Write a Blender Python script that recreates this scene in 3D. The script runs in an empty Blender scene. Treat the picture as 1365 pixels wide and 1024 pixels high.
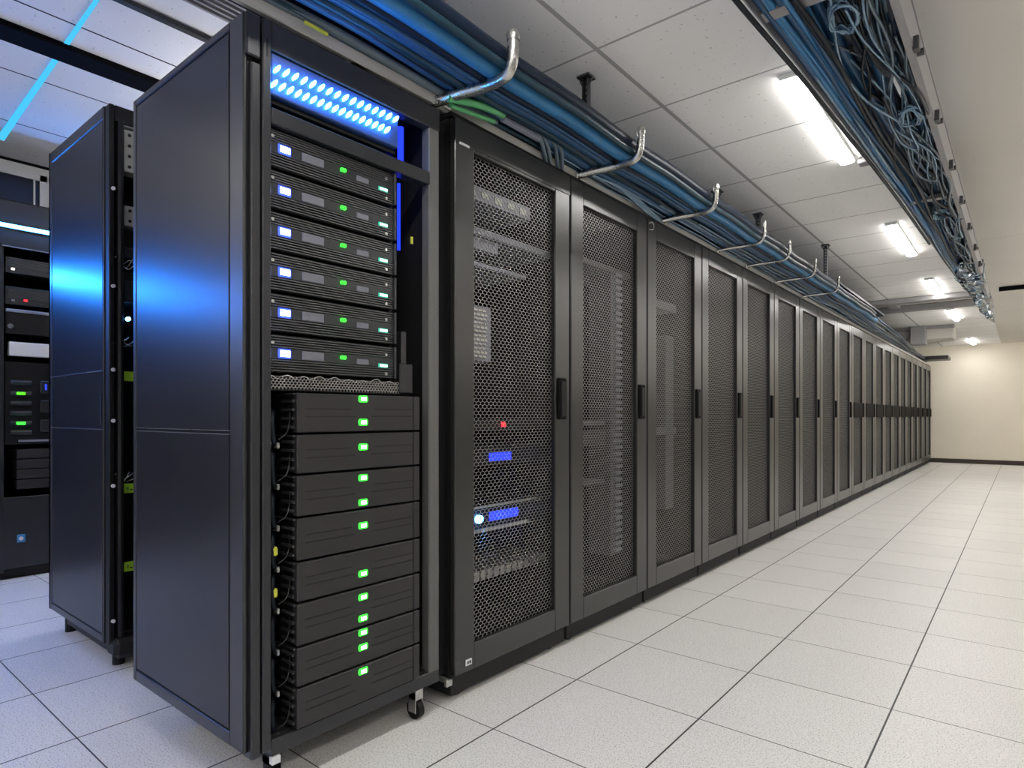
import bpy, math, random
from mathutils import Vector
random.seed(7)
SC = bpy.context.scene
COL = SC.collection
PI = math.pi

# ------------------------------------------------------------------ materials
def nodes_of(name):
    m = bpy.data.materials.new(name); m.use_nodes = True
    nt = m.node_tree; nt.nodes.clear()
    return m, nt
def N(nt, kind, **kw):
    n = nt.nodes.new(kind)
    for k, v in kw.items():
        if k.startswith('i_'):
            key = k[2:]
            key = int(key) if key.isdigit() else key
            n.inputs[key].default_value = v
        else: setattr(n, k, v)
    return n
def M(nt, op, a, b=None, c=None):
    n = nt.nodes.new('ShaderNodeMath'); n.operation = op
    for i, x in enumerate((a, b, c)):
        if x is None: continue
        if isinstance(x, (int, float)): n.inputs[i].default_value = x
        else: nt.links.new(x, n.inputs[i])
    return n.outputs[0]
def pbsdf(nt, col, rough=.5, metal=0., spec=.5):
    b = nt.nodes.new('ShaderNodeBsdfPrincipled')
    b.inputs['Base Color'].default_value = (*col, 1); b.inputs['Roughness'].default_value = rough
    b.inputs['Metallic'].default_value = metal; b.inputs['Specular IOR Level'].default_value = spec
    o = nt.nodes.new('ShaderNodeOutputMaterial'); nt.links.new(b.outputs[0], o.inputs[0])
    return b
def paint(name, col, rough=.5, metal=0., spec=.5, vary=.12, scale=40., bump=0., rvar=0.):
    """painted / metal / plastic surface with a faint procedural mottling"""
    m, nt = nodes_of(name); b = pbsdf(nt, col, rough, metal, spec)
    tc = N(nt, 'ShaderNodeTexCoord')
    no = N(nt, 'ShaderNodeTexNoise', i_Scale=scale, i_Detail=4.); nt.links.new(tc.outputs['Object'], no.inputs['Vector'])
    f = M(nt, 'MULTIPLY_ADD', no.outputs['Fac'], 2 * vary, 1 - vary)
    mx = N(nt, 'ShaderNodeMix', data_type='RGBA', blend_type='MULTIPLY')
    mx.inputs[0].default_value = 1.; mx.inputs[6].default_value = (*col, 1); nt.links.new(f, mx.inputs[7])
    nt.links.new(mx.outputs[2], b.inputs['Base Color'])
    if rvar: nt.links.new(M(nt, 'MULTIPLY_ADD', no.outputs['Fac'], 2 * rvar, rough - rvar), b.inputs['Roughness'])
    if bump:
        bp = N(nt, 'ShaderNodeBump', i_Strength=bump, i_Distance=.002); nt.links.new(no.outputs['Fac'], bp.inputs['Height'])
        nt.links.new(bp.outputs[0], b.inputs['Normal'])
    return m
def glow(name, col, strength):
    m, nt = nodes_of(name)
    e = N(nt, 'ShaderNodeEmission'); e.inputs[0].default_value = (*col, 1); e.inputs[1].default_value = strength
    o = N(nt, 'ShaderNodeOutputMaterial'); nt.links.new(e.outputs[0], o.inputs[0])
    return m
def line_mask(nt, coord, x0, t, w):
    """1 on joints of width w at x0 + k*t"""
    a = M(nt, 'DIVIDE', M(nt, 'SUBTRACT', coord, x0), t)
    fr = M(nt, 'SUBTRACT', a, M(nt, 'ROUND', a))
    return M(nt, 'LESS_THAN', M(nt, 'MULTIPLY', M(nt, 'ABSOLUTE', fr), t), w / 2)
TX0, TY0, TT = .233, 1.65, .529
def floor_material():
    m, nt = nodes_of('raised_floor_tiles'); b = pbsdf(nt, (.6, .59, .57), .42)
    tc = N(nt, 'ShaderNodeTexCoord'); sp = N(nt, 'ShaderNodeSeparateXYZ'); nt.links.new(tc.outputs['Object'], sp.inputs[0])
    x, y = sp.outputs[0], sp.outputs[1]
    left = M(nt, 'LESS_THAN', x, -.3)
    y2 = M(nt, 'SUBTRACT', y, M(nt, 'MULTIPLY', left, .108))
    la = line_mask(nt, x, TX0, TT, .0062); lb = line_mask(nt, y2, TY0, TT, .0042)
    mask = M(nt, 'MAXIMUM', la, lb)
    n1 = N(nt, 'ShaderNodeTexNoise', i_Scale=190., i_Detail=3.); nt.links.new(tc.outputs['Object'], n1.inputs['Vector'])
    n2 = N(nt, 'ShaderNodeTexNoise', i_Scale=2.2, i_Detail=2.); nt.links.new(tc.outputs['Object'], n2.inputs['Vector'])
    v = N(nt, 'ShaderNodeTexVoronoi', i_Scale=150.); nt.links.new(tc.outputs['Object'], v.inputs['Vector'])
    r = N(nt, 'ShaderNodeValToRGB'); nt.links.new(n1.outputs['Fac'], r.inputs[0])
    r.color_ramp.elements[0].position = .36; r.color_ramp.elements[0].color = (.49, .48, .465, 1)
    r.color_ramp.elements[1].position = .47; r.color_ramp.elements[1].color = (.86, .845, .825, 1)
    # whole-tile tint differences
    cx = M(nt, 'FLOOR', M(nt, 'DIVIDE', M(nt, 'SUBTRACT', x, TX0), TT)); cyy = M(nt, 'FLOOR', M(nt, 'DIVIDE', M(nt, 'SUBTRACT', y2, TY0), TT))
    cb = N(nt, 'ShaderNodeCombineXYZ'); nt.links.new(cx, cb.inputs[0]); nt.links.new(cyy, cb.inputs[1])
    wn = N(nt, 'ShaderNodeTexWhiteNoise'); nt.links.new(cb.outputs[0], wn.inputs['Vector'])
    tint = M(nt, 'ADD', M(nt, 'MULTIPLY_ADD', wn.outputs['Value'], .05, .955), M(nt, 'MULTIPLY_ADD', n2.outputs['Fac'], .06, -.03))
    mx = N(nt, 'ShaderNodeMix', data_type='RGBA', blend_type='MULTIPLY'); mx.inputs[0].default_value = 1
    nt.links.new(r.outputs[0], mx.inputs[6]); nt.links.new(tint, mx.inputs[7])
    m2 = N(nt, 'ShaderNodeMix', data_type='RGBA'); nt.links.new(mask, m2.inputs[0]); nt.links.new(mx.outputs[2], m2.inputs[6]); m2.inputs[7].default_value = (.035, .034, .033, 1)
    nt.links.new(m2.outputs[2], b.inputs['Base Color'])
    bp = N(nt, 'ShaderNodeBump', i_Strength=.6, i_Distance=.003, invert=True); nt.links.new(mask, bp.inputs['Height']); nt.links.new(bp.outputs[0], b.inputs['Normal'])
    return m
def ceiling_material(name, col, xl=None, yl=None, barcol=(.44, .44, .43)):
    """mineral tiles; xl / yl = (origin, pitch, width) of the joints"""
    m, nt = nodes_of(name); b = pbsdf(nt, col, .8, spec=.2)
    tc = N(nt, 'ShaderNodeTexCoord'); sp = N(nt, 'ShaderNodeSeparateXYZ'); nt.links.new(tc.outputs['Object'], sp.inputs[0])
    v = N(nt, 'ShaderNodeTexNoise', i_Scale=55., i_Detail=1.); nt.links.new(tc.outputs['Object'], v.inputs['Vector'])
    pit = M(nt, 'GREATER_THAN', v.outputs['Fac'], .735 if xl else .8)
    n2 = N(nt, 'ShaderNodeTexNoise', i_Scale=1.3); nt.links.new(tc.outputs['Object'], n2.inputs['Vector'])
    base = N(nt, 'ShaderNodeMix', data_type='RGBA', blend_type='MULTIPLY'); base.inputs[0].default_value = 1; base.inputs[6].default_value = (*col, 1)
    nt.links.new(M(nt, 'MULTIPLY_ADD', n2.outputs['Fac'], .1, .95), base.inputs[7])
    m1 = N(nt, 'ShaderNodeMix', data_type='RGBA'); nt.links.new(M(nt, 'MULTIPLY', pit, .38), m1.inputs[0]); nt.links.new(base.outputs[2], m1.inputs[6]); m1.inputs[7].default_value = (.12, .12, .12, 1)
    out = m1.outputs[2]
    mask = None
    for ax, L in ((0, xl), (1, yl)):
        if L:
            k = line_mask(nt, sp.outputs[ax], *L); mask = k if mask is None else M(nt, 'MAXIMUM', mask, k)
    if mask is not None:
        m2 = N(nt, 'ShaderNodeMix', data_type='RGBA'); nt.links.new(mask, m2.inputs[0]); nt.links.new(out, m2.inputs[6]); m2.inputs[7].default_value = (*barcol, 1); out = m2.outputs[2]
    nt.links.new(out, b.inputs['Base Color'])
    return m

MAT = dict(
    floor=floor_material(),
    ceil=ceiling_material('ceiling_tiles', (.92, .91, .89), (.19, 1.20, .022), (3.744, .67, .013)),
    ceil_plain=ceiling_material('plain_ceiling', (.70, .665, .605), None, (7.3, 4.6, .006), (.42, .40, .36)),
    ceil_left=ceiling_material('ceiling_planks', (.82, .82, .84), (-2.72, .76, .012), None, (.03, .03, .035)),
    wall=paint('cream_wall', (.88, .82, .70), .75, vary=.03, scale=4, spec=.25),
    wall_dim=paint('grey_wall', (.36, .35, .33), .8, vary=.03, scale=4, spec=.2),
    wall_pale=paint('pale_wall', (.60, .60, .60), .8, vary=.03, scale=4, spec=.2),
    base=paint('brown_baseboard', (.045, .032, .026), .45),
    glass=paint('dark_window_glass', (.008, .012, .03), .08, vary=.05),
    wframe=paint('white_frame', (.6, .6, .62), .5, vary=.03),
    panel=paint('blue_black_panel', (.018, .019, .024), .30, metal=.0, spec=.28, vary=.04, scale=3),
    frame=paint('charcoal_frame', (.022, .023, .026), .34, metal=0., vary=.05, scale=6),
    black=paint('black_steel', (.008, .008, .009), .5, spec=.25, vary=.1),
    dark=paint('matt_black', (.006, .006, .007), .7, vary=.1),
    door=paint('graphite_door', (.021, .021, .020), .28, metal=0., spec=.75, vary=.03, scale=5),
    wire=paint('perforated_steel', (.33, .325, .315), .40, metal=.7, vary=.04, scale=8),
    cabin=paint('cabinet_inside', (.005, .005, .005), .6, vary=.1),
    handle=paint('black_handle', (.005, .005, .005), .6, spec=.08, vary=.05),
    speck=paint('speckled_grey_post', (.11, .11, .105), .6, vary=.5, scale=420),
    srvplate=paint('server_label_plate', (.15, .155, .185), .4, vary=.06),
    dim=paint('dim_equipment', (.085, .09, .095), .5, metal=.2),
    silver=paint('dull_silver', (.52, .52, .50), .3, metal=.9, vary=.12, scale=60, rvar=.08),
    foil=paint('crinkled_foil', (.50, .49, .46), .24, metal=.95, vary=.3, scale=90, bump=.8),
    zinc=paint('galvanised_rail', (.46, .47, .44), .45, metal=.6, vary=.12, scale=22),
    railpale=paint('pale_rail', (.50, .49, .46), .5, metal=.2, vary=.06, scale=9),
    hanger=paint('dark_strut', (.07, .07, .072), .4, metal=.6, vary=.1),
    server=paint('server_bezel', (.040, .042, .045), .38, metal=.4, vary=.08),
    ridge=paint('server_grille', (.11, .113, .116), .34, metal=.75, vary=.12, scale=120),
    drawer=paint('storage_bezel', (.021, .0195, .021), .45, vary=.05, scale=8),
    groove=paint('groove_black', (.004, .004, .005), .6),
    plate=paint('pale_label_plate', (.24, .25, .30), .4, vary=.06),
    white=paint('white_plate', (.72, .72, .74), .5, vary=.04),
    beige=paint('socket_plate', (.36, .36, .33), .5, vary=.15, scale=30),
    ltag=paint('lime_tag', (.28, .50, .02), .5, vary=.08),
    yel=paint('yellow_tag', (.55, .55, .05), .5, vary=.08),
    blue=paint('blue_cable', (.020, .075, .17), .34, spec=.3, vary=.12, scale=14),
    bright=paint('bright_blue_cable', (.035, .18, .38), .30, spec=.3, vary=.12, scale=14),
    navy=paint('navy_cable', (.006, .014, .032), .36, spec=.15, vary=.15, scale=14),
    teal=paint('dark_teal_cable', (.008, .036, .058), .32, spec=.3, vary=.15, scale=14),
    grey=paint('grey_cable', (.11, .15, .185), .32, vary=.12, scale=14),
    steelblue=paint('steel_blue_cable', (.17, .27, .37), .22, metal=.4, vary=.18, scale=25),
    dkcable=paint('black_cable', (.007, .010, .016), .38, spec=.2, vary=.1),
    green=paint('green_cable', (.09, .38, .14), .3, vary=.15),
    duct=paint('duct_grey', (.30, .29, .29), .5, metal=.2, vary=.06),
    ductpale=paint('duct_pale', (.60, .58, .53), .55, vary=.04),
    beam=paint('black_beam', (.004, .004, .005), .8, spec=.05),
    lampbody=paint('lamp_housing', (.68, .68, .66), .4, vary=.03),
    lamp=glow('fluorescent_diffuser', (1., .975, .935), 29.),
    fill_lamp=glow('added_fill_diffuser', (1., .975, .935), 15.),  # for the unseen uplights added as fill
    fill_lamp_far=glow('far_added_fill_diffuser', (1., .975, .935), 30.),
    fill_lamp_left=glow('left_added_fill_diffuser', (1., .975, .95), 48.),
    led_blue=glow('blue_led', (.06, .34, 1.), 24.),
    led_srv=glow('server_blue_led', (.42, .52, 1.), 14.),
    led_green=glow('green_led', (.03, 1., .03), 2.6),
    led_lime=glow('lime_led', (.12, 1., .03), .9),
    halo_blue=glow('blue_led_halo', (.05, .10, 1.), 1.6),  # glowing surround that imitates the bloom of the server's blue LED
    halo_mint=glow('mint_led_halo', (.05, .55, .35), .7),  # same imitated bloom for the mint LED
    led_cyan=glow('mint_led', (.45, 1., .80), 8.),
    led_core=glow('white_green_led', (.70, 1., .72), 8.),
    led_red=glow('red_led', (1., .02, .03), 2.5),
    led_deep=glow('deep_blue_light', (.012, .03, 1.), 1.6),
    led_dim=glow('dim_blue_led', (.02, .04, .9), 1.6),
    strip=glow('blue_led_strip', (.035, .30, 1.), 60.),
    strip_low=glow('lower_blue_led_strip', (.022, .215, 1.), 92.),
    ceilstrip=glow('cyan_led_strip', (.06, .48, .85), .8),
)
def wrap_material():
    m, nt = nodes_of('iridescent_wrap'); b = pbsdf(nt, (.1, .2, .35), .12, .75)
    tc = N(nt, 'ShaderNodeTexCoord'); no = N(nt, 'ShaderNodeTexNoise', i_Scale=24., i_Detail=3.); nt.links.new(tc.outputs['Object'], no.inputs['Vector'])
    r = N(nt, 'ShaderNodeValToRGB'); nt.links.new(no.outputs['Fac'], r.inputs[0])
    e = r.color_ramp.elements; e[0].position = .44; e[0].color = (.006, .012, .025, 1); e[1].position = .62; e[1].color = (.75, .80, .84, 1)  # bright streaks put glints of the shiny wrap into its colour
    q = e.new(.52); q.color = (.03, .10, .22, 1)
    q = e.new(.575); q.color = (.08, .30, .40, 1)
    nt.links.new(r.outputs[0], b.inputs['Base Color'])
    return m
MAT['wrap'] = wrap_material()

# ------------------------------------------------------------------ mesh helpers
class MB:
    def __init__(s): s.v = []; s.f = []; s.sm = []
    def add(s, vs, fs, smooth=False):
        o = len(s.v); s.v += [tuple(p) for p in vs]
        s.f += [tuple(i + o for i in f) for f in fs]; s.sm += [smooth] * len(fs)
        return s
    def box(s, x0, x1, y0, y1, z0, z1, b=0.):
        """box, optionally with chamfered edges of size b"""
        x0, x1 = sorted((x0, x1)); y0, y1 = sorted((y0, y1)); z0, z1 = sorted((z0, z1))
        b = min(b, (x1 - x0) * .45, (y1 - y0) * .45, (z1 - z0) * .45)
        if b <= 0:
            v = [(x, y, z) for x in (x0, x1) for y in (y0, y1) for z in (z0, z1)]
            return s.add(v, [(0, 1, 3, 2), (4, 6, 7, 5), (0, 4, 5, 1), (2, 3, 7, 6), (0, 2, 6, 4), (1, 5, 7, 3)])
        X = (x0, x1); Y = (y0, y1); Z = (z0, z1); v = []; ix = {}
        for i in (0, 1):
            for j in (0, 1):
                for k in (0, 1):
                    sx, sy, sz = (1 - 2 * i) * b, (1 - 2 * j) * b, (1 - 2 * k) * b
                    for a, p in enumerate(((X[i], Y[j] + sy, Z[k] + sz), (X[i] + sx, Y[j], Z[k] + sz), (X[i] + sx, Y[j] + sy, Z[k]))):
                        ix[i, j, k, a] = len(v); v.append(p)
        f = []
        f += [[ix[0, 0, 0, 0], ix[0, 0, 1, 0], ix[0, 1, 1, 0], ix[0, 1, 0, 0]], [ix[1, 0, 0, 0], ix[1, 1, 0, 0], ix[1, 1, 1, 0], ix[1, 0, 1, 0]]]
        f += [[ix[0, 0, 0, 1], ix[1, 0, 0, 1], ix[1, 0, 1, 1], ix[0, 0, 1, 1]], [ix[0, 1, 0, 1], ix[0, 1, 1, 1], ix[1, 1, 1, 1], ix[1, 1, 0, 1]]]
        f += [[ix[0, 0, 0, 2], ix[0, 1, 0, 2], ix[1, 1, 0, 2], ix[1, 0, 0, 2]], [ix[0, 0, 1, 2], ix[1, 0, 1, 2], ix[1, 1, 1, 2], ix[0, 1, 1, 2]]]
        for i in (0, 1):
            for j in (0, 1): f.append([ix[i, j, 0, 0], ix[i, j, 1, 0], ix[i, j, 1, 1], ix[i, j, 0, 1]])
            for k in (0, 1): f.append([ix[i, 0, k, 0], ix[i, 1, k, 0], ix[i, 1, k, 2], ix[i, 0, k, 2]])
        for j in (0, 1):
            for k in (0, 1): f.append([ix[0, j, k, 1], ix[1, j, k, 1], ix[1, j, k, 2], ix[0, j, k, 2]])
        for i in (0, 1):
            for j in (0, 1):
                for k in (0, 1): f.append([ix[i, j, k, 0], ix[i, j, k, 1], ix[i, j, k, 2]])
        c = Vector(((x0 + x1) / 2, (y0 + y1) / 2, (z0 + z1) / 2)); out = []
        for q in f:
            p = [Vector(v[t]) for t in q]; n = (p[1] - p[0]).cross(p[2] - p[0]); m = sum(p, Vector()) / len(p)
            out.append(tuple(q if n.dot(m - c) > 0 else q[::-1]))
        return s.add(v, out)
    def tube(s, path, r, n=8, caps=True):
        P = [Vector(p) for p in path]; R = r if isinstance(r, (list, tuple)) else [r] * len(P)
        T = [(P[min(i + 1, len(P) - 1)] - P[max(i - 1, 0)]).normalized() for i in range(len(P))]
        up = Vector((0, 0, 1)) if abs(T[0].z) < .9 else Vector((1, 0, 0))
        u = T[0].cross(up).normalized(); vs = []; fs = []
        for i, p in enumerate(P):
            if i:
                u = (u - T[i] * u.dot(T[i]))
                u = u.normalized() if u.length > 1e-6 else T[i].orthogonal().normalized()
            w = T[i].cross(u)
            for k in range(n):
                a = 2 * PI * k / n; vs.append(p + (u * math.cos(a) + w * math.sin(a)) * R[i])
        for i in range(len(P) - 1):
            for k in range(n): fs.append((i * n + k, i * n + (k + 1) % n, (i + 1) * n + (k + 1) % n, (i + 1) * n + k))
        s.add(vs, fs, True)
        if caps: s.add([vs[k] for k in range(n)], [tuple(range(n))[::-1]]); s.add([vs[-n + k] for k in range(n)], [tuple(range(n))])
        return s
    def cyl(s, p0, p1, r, n=16): return s.tube([p0, p1], r, n)
    def poly(s, pts, nrm, th):
        """flat polygon pts extruded by th along nrm"""
        n = Vector(nrm) * th; k = len(pts); v = [Vector(p) for p in pts] + [Vector(p) + n for p in pts]
        return s.add(v, [tuple(range(k))[::-1], tuple(range(k, 2 * k))] + [(i, (i + 1) % k, k + (i + 1) % k, k + i) for i in range(k)])
    def build(s, name, mat, parent=None, bias=None):
        o0 = Vector(bias) if bias else (wloc(parent) if parent else Vector())
        me = bpy.data.meshes.new(name); me.from_pydata([tuple(Vector(p) - o0) for p in s.v], [], s.f)
        me.polygons.foreach_set('use_smooth', s.sm); me.materials.append(MAT[mat] if isinstance(mat, str) else mat); me.update()
        o = bpy.data.objects.new(name, me); COL.objects.link(o)
        if parent: o.parent = parent
        elif bias: o.location = bias
        return o
def wloc(o):
    v = Vector(o.location)
    while o.parent: o = o.parent; v += Vector(o.location)
    return v
def tag(o, label, cat, group=None):
    o['label'] = label; o['category'] = cat
    if group: o['group'] = group
    return o
def thing(name, label, cat, loc, group=None):
    o = bpy.data.objects.new(name, None); COL.objects.link(o); o.location = loc; o.empty_display_size = .1
    return tag(o, label, cat, group)
def struct(o): o['kind'] = 'structure'; return o
def B(*a, **k): return MB().box(*a, **k)
KIDS = {}
def copy_tree(o, parent=None):
    c = o.copy(); COL.objects.link(c)
    if parent: c.parent = parent
    for ch in list(o.children): copy_tree(ch, c)
    return c
def clone(o, loc, label, group=None):
    c = copy_tree(o); c.location = loc; c['label'] = label
    if group: c['group'] = group
    return c
def smooth_path(pts, sub=6):
    """Catmull-Rom through pts"""
    P = [Vector(p) for p in pts]; P = [P[0] * 2 - P[1]] + P + [P[-1] * 2 - P[-2]]; out = []
    for i in range(1, len(P) - 2):
        a, b, c, d = P[i - 1:i + 3]
        for k in range(sub):
            t = k / sub
            out.append(.5 * ((2 * b) + (c - a) * t + (2 * a - 5 * b + 4 * c - d) * t * t + (3 * b - a - 3 * c + d) * t ** 3))
    out.append(P[-2]); return out
def hexmesh(mb, y0, y1, z0, z1, x, cw, ch, hole=.80, depth=.003):
    """perforated sheet in the plane X = x: hexagonal holes, cell pitch cw across and ch between staggered rows"""
    h = ch * 2 / 3.
    corners = [(0, 2 * h / 2), (cw / 2, h / 2), (cw / 2, -h / 2), (0, -h), (-cw / 2, -h / 2), (-cw / 2, h / 2)]
    rows = int((z1 - z0) / ch) + 1
    for r in range(rows):
        zc = z0 + r * ch; off = cw / 2 if r % 2 else 0.
        cols = int((y1 - y0 - off) / cw + .5) + 1
        for c in range(cols):
            yc = y0 + off + c * cw
            vs = [(x, yc + a, zc + b) for a, b in corners] + [(x, yc + a * hole, zc + b * hole) for a, b in corners] + [(x - depth, yc + a * hole, zc + b * hole) for a, b in corners]
            fs = []
            for k in range(6):
                k2 = (k + 1) % 6
                fs.append((k, k2, 6 + k2, 6 + k)); fs.append((6 + k, 6 + k2, 12 + k2, 12 + k))
            mb.add(vs, fs)
    return mb

# ------------------------------------------------------------------ camera
D, H, FPX, YAW, CY = 1.674, 1.1, 830., 39.41, 554.86
cam = bpy.data.objects.new('camera', bpy.data.cameras.new('camera')); COL.objects.link(cam)
cam.location = (D, 0, H); cam.rotation_euler = (PI / 2, 0, math.radians(YAW))
cam.data.sensor_width = 36.; cam.data.lens = FPX / 1365 * 36; cam.data.shift_y = (CY - 512) / 1365; cam.data.clip_start = .02
SC.camera = cam

# ------------------------------------------------------------------ the room
XR, XL, YF, YB = 4.2, -4.22, 17.9, -3.2
HC, HL = 2.75, 3.04
struct(B(XL, XR, YB, YF, -.1, 0).build('floor', 'floor'))
struct(B(-.45, 1.28, YB, YF, HC, HC + .1).build('ceiling', 'ceil'))
struct(B(1.28, XR, YB, YF, HC, HC + .1).build('ceiling', 'ceil_plain'))
struct(B(XL, -.45, YB, YF, HL, HL + .1).build('ceiling', 'ceil_left'))
struct(B(-.47, -.45, YB, YF, HC, HL + .1).build('trim_1', 'wall_pale'))
struct(B(XL - .1, XR + .1, YF, YF + .12, 0, HL + .1).build('wall_far', 'wall'))
struct(B(XL - .1, XR + .1, YB - .12, YB, 0, HL + .1).build('wall_back', 'wall_pale'))
struct(B(XR, XR + .12, YB, YF, 0, HL + .1).build('wall_right', 'wall_dim'))
struct(B(XL - .12, XL, YB, YF, 0, HL + .1).build('wall_left', 'wall_pale'))
struct(B(-.8, XR, YF - .018, YF, 0, .10, b=.004).build('baseboard_far', 'base'))
# dark window high in the left wall behind the blue-lit rack
w = struct(B(XL, XL + .012, .45, 1.40, 2.50, 2.915).build('window_1', 'glass'))
fr = MB(); fr.box(XL, XL + .03, 1.40, 1.445, 2.46, 2.96).box(XL, XL + .03, .40, 1.445, 2.915, 2.96).box(XL, XL + .03, .40, 1.445, 2.46, 2.50).box(XL, XL + .025, 1.36, 1.372, 2.5, 2.915)
fr.build('window_frame', 'wframe', w)
# ceiling trims over the left aisle: black beam and a slimmer dark rail
struct(B(-2.34, -2.17, YB, YF, HL - .03, HL, b=.006).build('trim_2', 'beam'))
struct(B(-1.58, -1.535, YB, YF, HL - .02, HL, b=.004).build('trim_3', 'hanger'))

struct(B(XL, XL + .015, YB, YF, HL - .018, HL - .001).build('trim_4', 'beam'))
# ribbed supply-air grille in the left ceiling, above the open rack
t = thing('ceiling_vent', 'pale ribbed air vent in the ceiling above the open rack', 'vent', (-1.15, 1.6, HL))
B(-1.33, -.97, 1.16, 2.1, HL - .012, HL).build('frame', 'wframe', t)
sl = MB()
for k in range(9): sl.box(-1.31 + k * .037, -1.296 + k * .037, 1.19, 2.07, HL - .03, HL - .012)
sl.build('slats', 'duct', t)

# ------------------------------------------------------------------ ceiling lamps
def ceiling_lamp(y, label):
    t = thing('ceiling_light', label, 'ceiling light', (.80, y, HC), 'fluorescent lamps over the aisle')
    B(.755, .845, y - .66, y + .66, HC - .022, HC, b=.006).build('housing', 'lampbody', t)
    mb = MB(); w_, h_ = .043, .013; n = 10
    prof = [(.80 + w_ * math.cos(PI + PI * k / n), HC - .022 + h_ * math.sin(PI + PI * k / n)) for k in range(n + 1)]
    vs = [(a, yy, b) for yy in (y - .64, y + .64) for a, b in prof]; k = n + 1
    mb.add(vs, [(i, i + 1, k + i + 1, k + i) for i in range(n)], True); mb.add(vs, [tuple(range(k)), tuple(range(k, 2 * k))[::-1]])
    mb.build('diffuser', 'lamp', t)
    for s in (-1, 1): B(.757, .843, y + s * .64, y + s * .655, HC - .024, HC - .004, b=.005).build('end_cap', 'lampbody', t)
    return t
L0 = ceiling_lamp(3.81, 'nearest fluorescent ceiling lamp, the longest in view beside the hanging tray')
for y, lb in ((6.80, 'second fluorescent ceiling lamp from the camera, left of the hanging tray'),
              (9.55, 'third fluorescent ceiling lamp, just before the grey cross ducts'),
              (12.3, 'fourth fluorescent ceiling lamp, between the two cross ducts'),
              (16.85, 'farthest fluorescent ceiling lamp, shining onto the cream end wall'),
              (.75, 'fluorescent ceiling lamp overhead, out of the frame above the open rack'),
              (-1.9, 'fluorescent ceiling lamp behind the camera')):
    clone(L0, (.80, y, HC), lb)
for k, y in enumerate((-1.9, .75, 3.81, 6.80, 9.55, 12.3, 15.7)):  # second lamp row, added out of view for more light and bounce
    clone(L0, (2.95, y, HC), 'added fill lamp of the right-hand row, outside the frame, %s from the camera end' % ['first', 'second', 'third', 'fourth', 'fifth', 'sixth', 'seventh'][k], 'added fill lamps of the right-hand row')
def uplight(x, y, along_y, mat, label, group, z=1.9):  # fill light added out of sight to lift the ceiling
    t = thing('added_fill_uplight', label, 'added fill light', (x, y, z), group)
    a, b = (.08, .8) if along_y else (.8, .08)
    B(x - a, x + a, y - b, y + b, z - .04, z + .05, b=.01).build('housing', 'lampbody', t)
    B(x - a + .015, x + a - .015, y - b + .015, y + b - .015, z + .048, z + .056).build('diffuser', mat, t)
    return t
NTH = ['first', 'second', 'third', 'fourth', 'fifth', 'sixth', 'seventh']
for k, y in enumerate((-1.6, 1.2, 4.0, 6.8, 9.6, 12.4, 15.2)):
    uplight(XR - .08, y, True, 'fill_lamp' if k < 3 else 'fill_lamp_far', 'added fill uplight on the right wall, outside the frame, %s from the camera end' % NTH[k], 'added fill uplights on the right wall')  # added unseen; the farther ones are stronger to brighten the wall
uplight(XL + .08, -2.3, True, 'fill_lamp_left', 'added fill uplight on the left wall behind the camera', None)  # added out of view to lift the left ceiling
t = uplight(-1.9, 2.85, True, 'fill_lamp_left', 'added fill uplight over the left aisle, unseen behind the open rack', None, 2.45)  # fill light added out of sight to even out the left ceiling
t.name = 'added_pendant_fill'; t['category'] = 'pendant light'
for y in (2.3, 3.4): MB().cyl((-1.9, y, 2.5), (-1.9, y, HL), .006, 8).build('hanger_rod', 'hanger', t)
for k, x in enumerate((.9, 2.9)):
    uplight(x, YB + .08, False, 'fill_lamp', 'added fill uplight on the wall behind the camera, %s from the left' % NTH[k], 'added fill uplights on the wall behind the camera')  # added behind the camera for more light on the near ceiling
B(.86, .99, 4.44, 4.52, HC - .05, HC - .02, b=.006).build('lamp_bracket', 'duct', L0)
# unseen lamps added over the left aisle to brighten its ceiling, panels and floor
for y, lb in ((-1.5, 'added fluorescent lamp over the left aisle, unseen behind the camera'), (2.75, 'added fluorescent lamp over the left aisle, unseen behind the racks')):
    c = clone(L0, (-2.9, y, HL), lb, 'added fluorescent lamps over the left aisle')

# ------------------------------------------------------------------ open rack at the end of the row
RY0, RY1, RX = .868, 1.614, -.805
rack = thing('server_rack', 'open black server rack nearest the camera, with glowing blue light panel', 'server rack', (-.4, 1.24, 0))
ZB, ZT = .15, 2.236
mb = MB()
mb.box(RX, -.02, RY0 + .008, RY0 + .03, ZB + .01, ZT - .01)          # inner side sheet
mb.box(RX, -.02, RY1 - .03, RY1, ZB, ZT)
mb.box(RX, RX + .02, RY0 + .03, RY1 - .03, ZB, ZT)
mb.box(RX, -.015, RY0 + .01, RY1, ZT - .03, ZT - .004)
mb.box(RX, -.02, RY0 + .01, RY1, ZB, ZB + .02)
mb.build('body', 'dark', rack)
mb = MB()                                                             # border round the side panels
mb.box(RX - .004, RX + .021, RY0, RY0 + .012, ZB, ZT, b=.003).box(-.092, -.012, RY0, RY0 + .012, ZB, ZT, b=.004)
mb.box(RX + .021, -.092, RY0, RY0 + .012, 2.213, ZT, b=.003).box(RX + .021, -.092, RY0, RY0 + .012, ZB, .19, b=.003)
mb.build('side_frame', 'frame', rack)
for z0, z1 in ((.1965, 1.049), (1.057, 2.2065)):
    B(RX + .027, -.0985, RY0 + .001, RY0 + .010, z0, z1, b=.0015).build('side_panel', 'panel', rack)
mb = MB().box(RX + .025, -.096, RY0 - .0006, RY0 + .004, 1.0462, 1.0482).box(RX + .025, -.096, RY0 - .0006, RY0 + .004, 1.0572, 1.0592)
mb.build('seam_trim', 'silver', rack)
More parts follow.
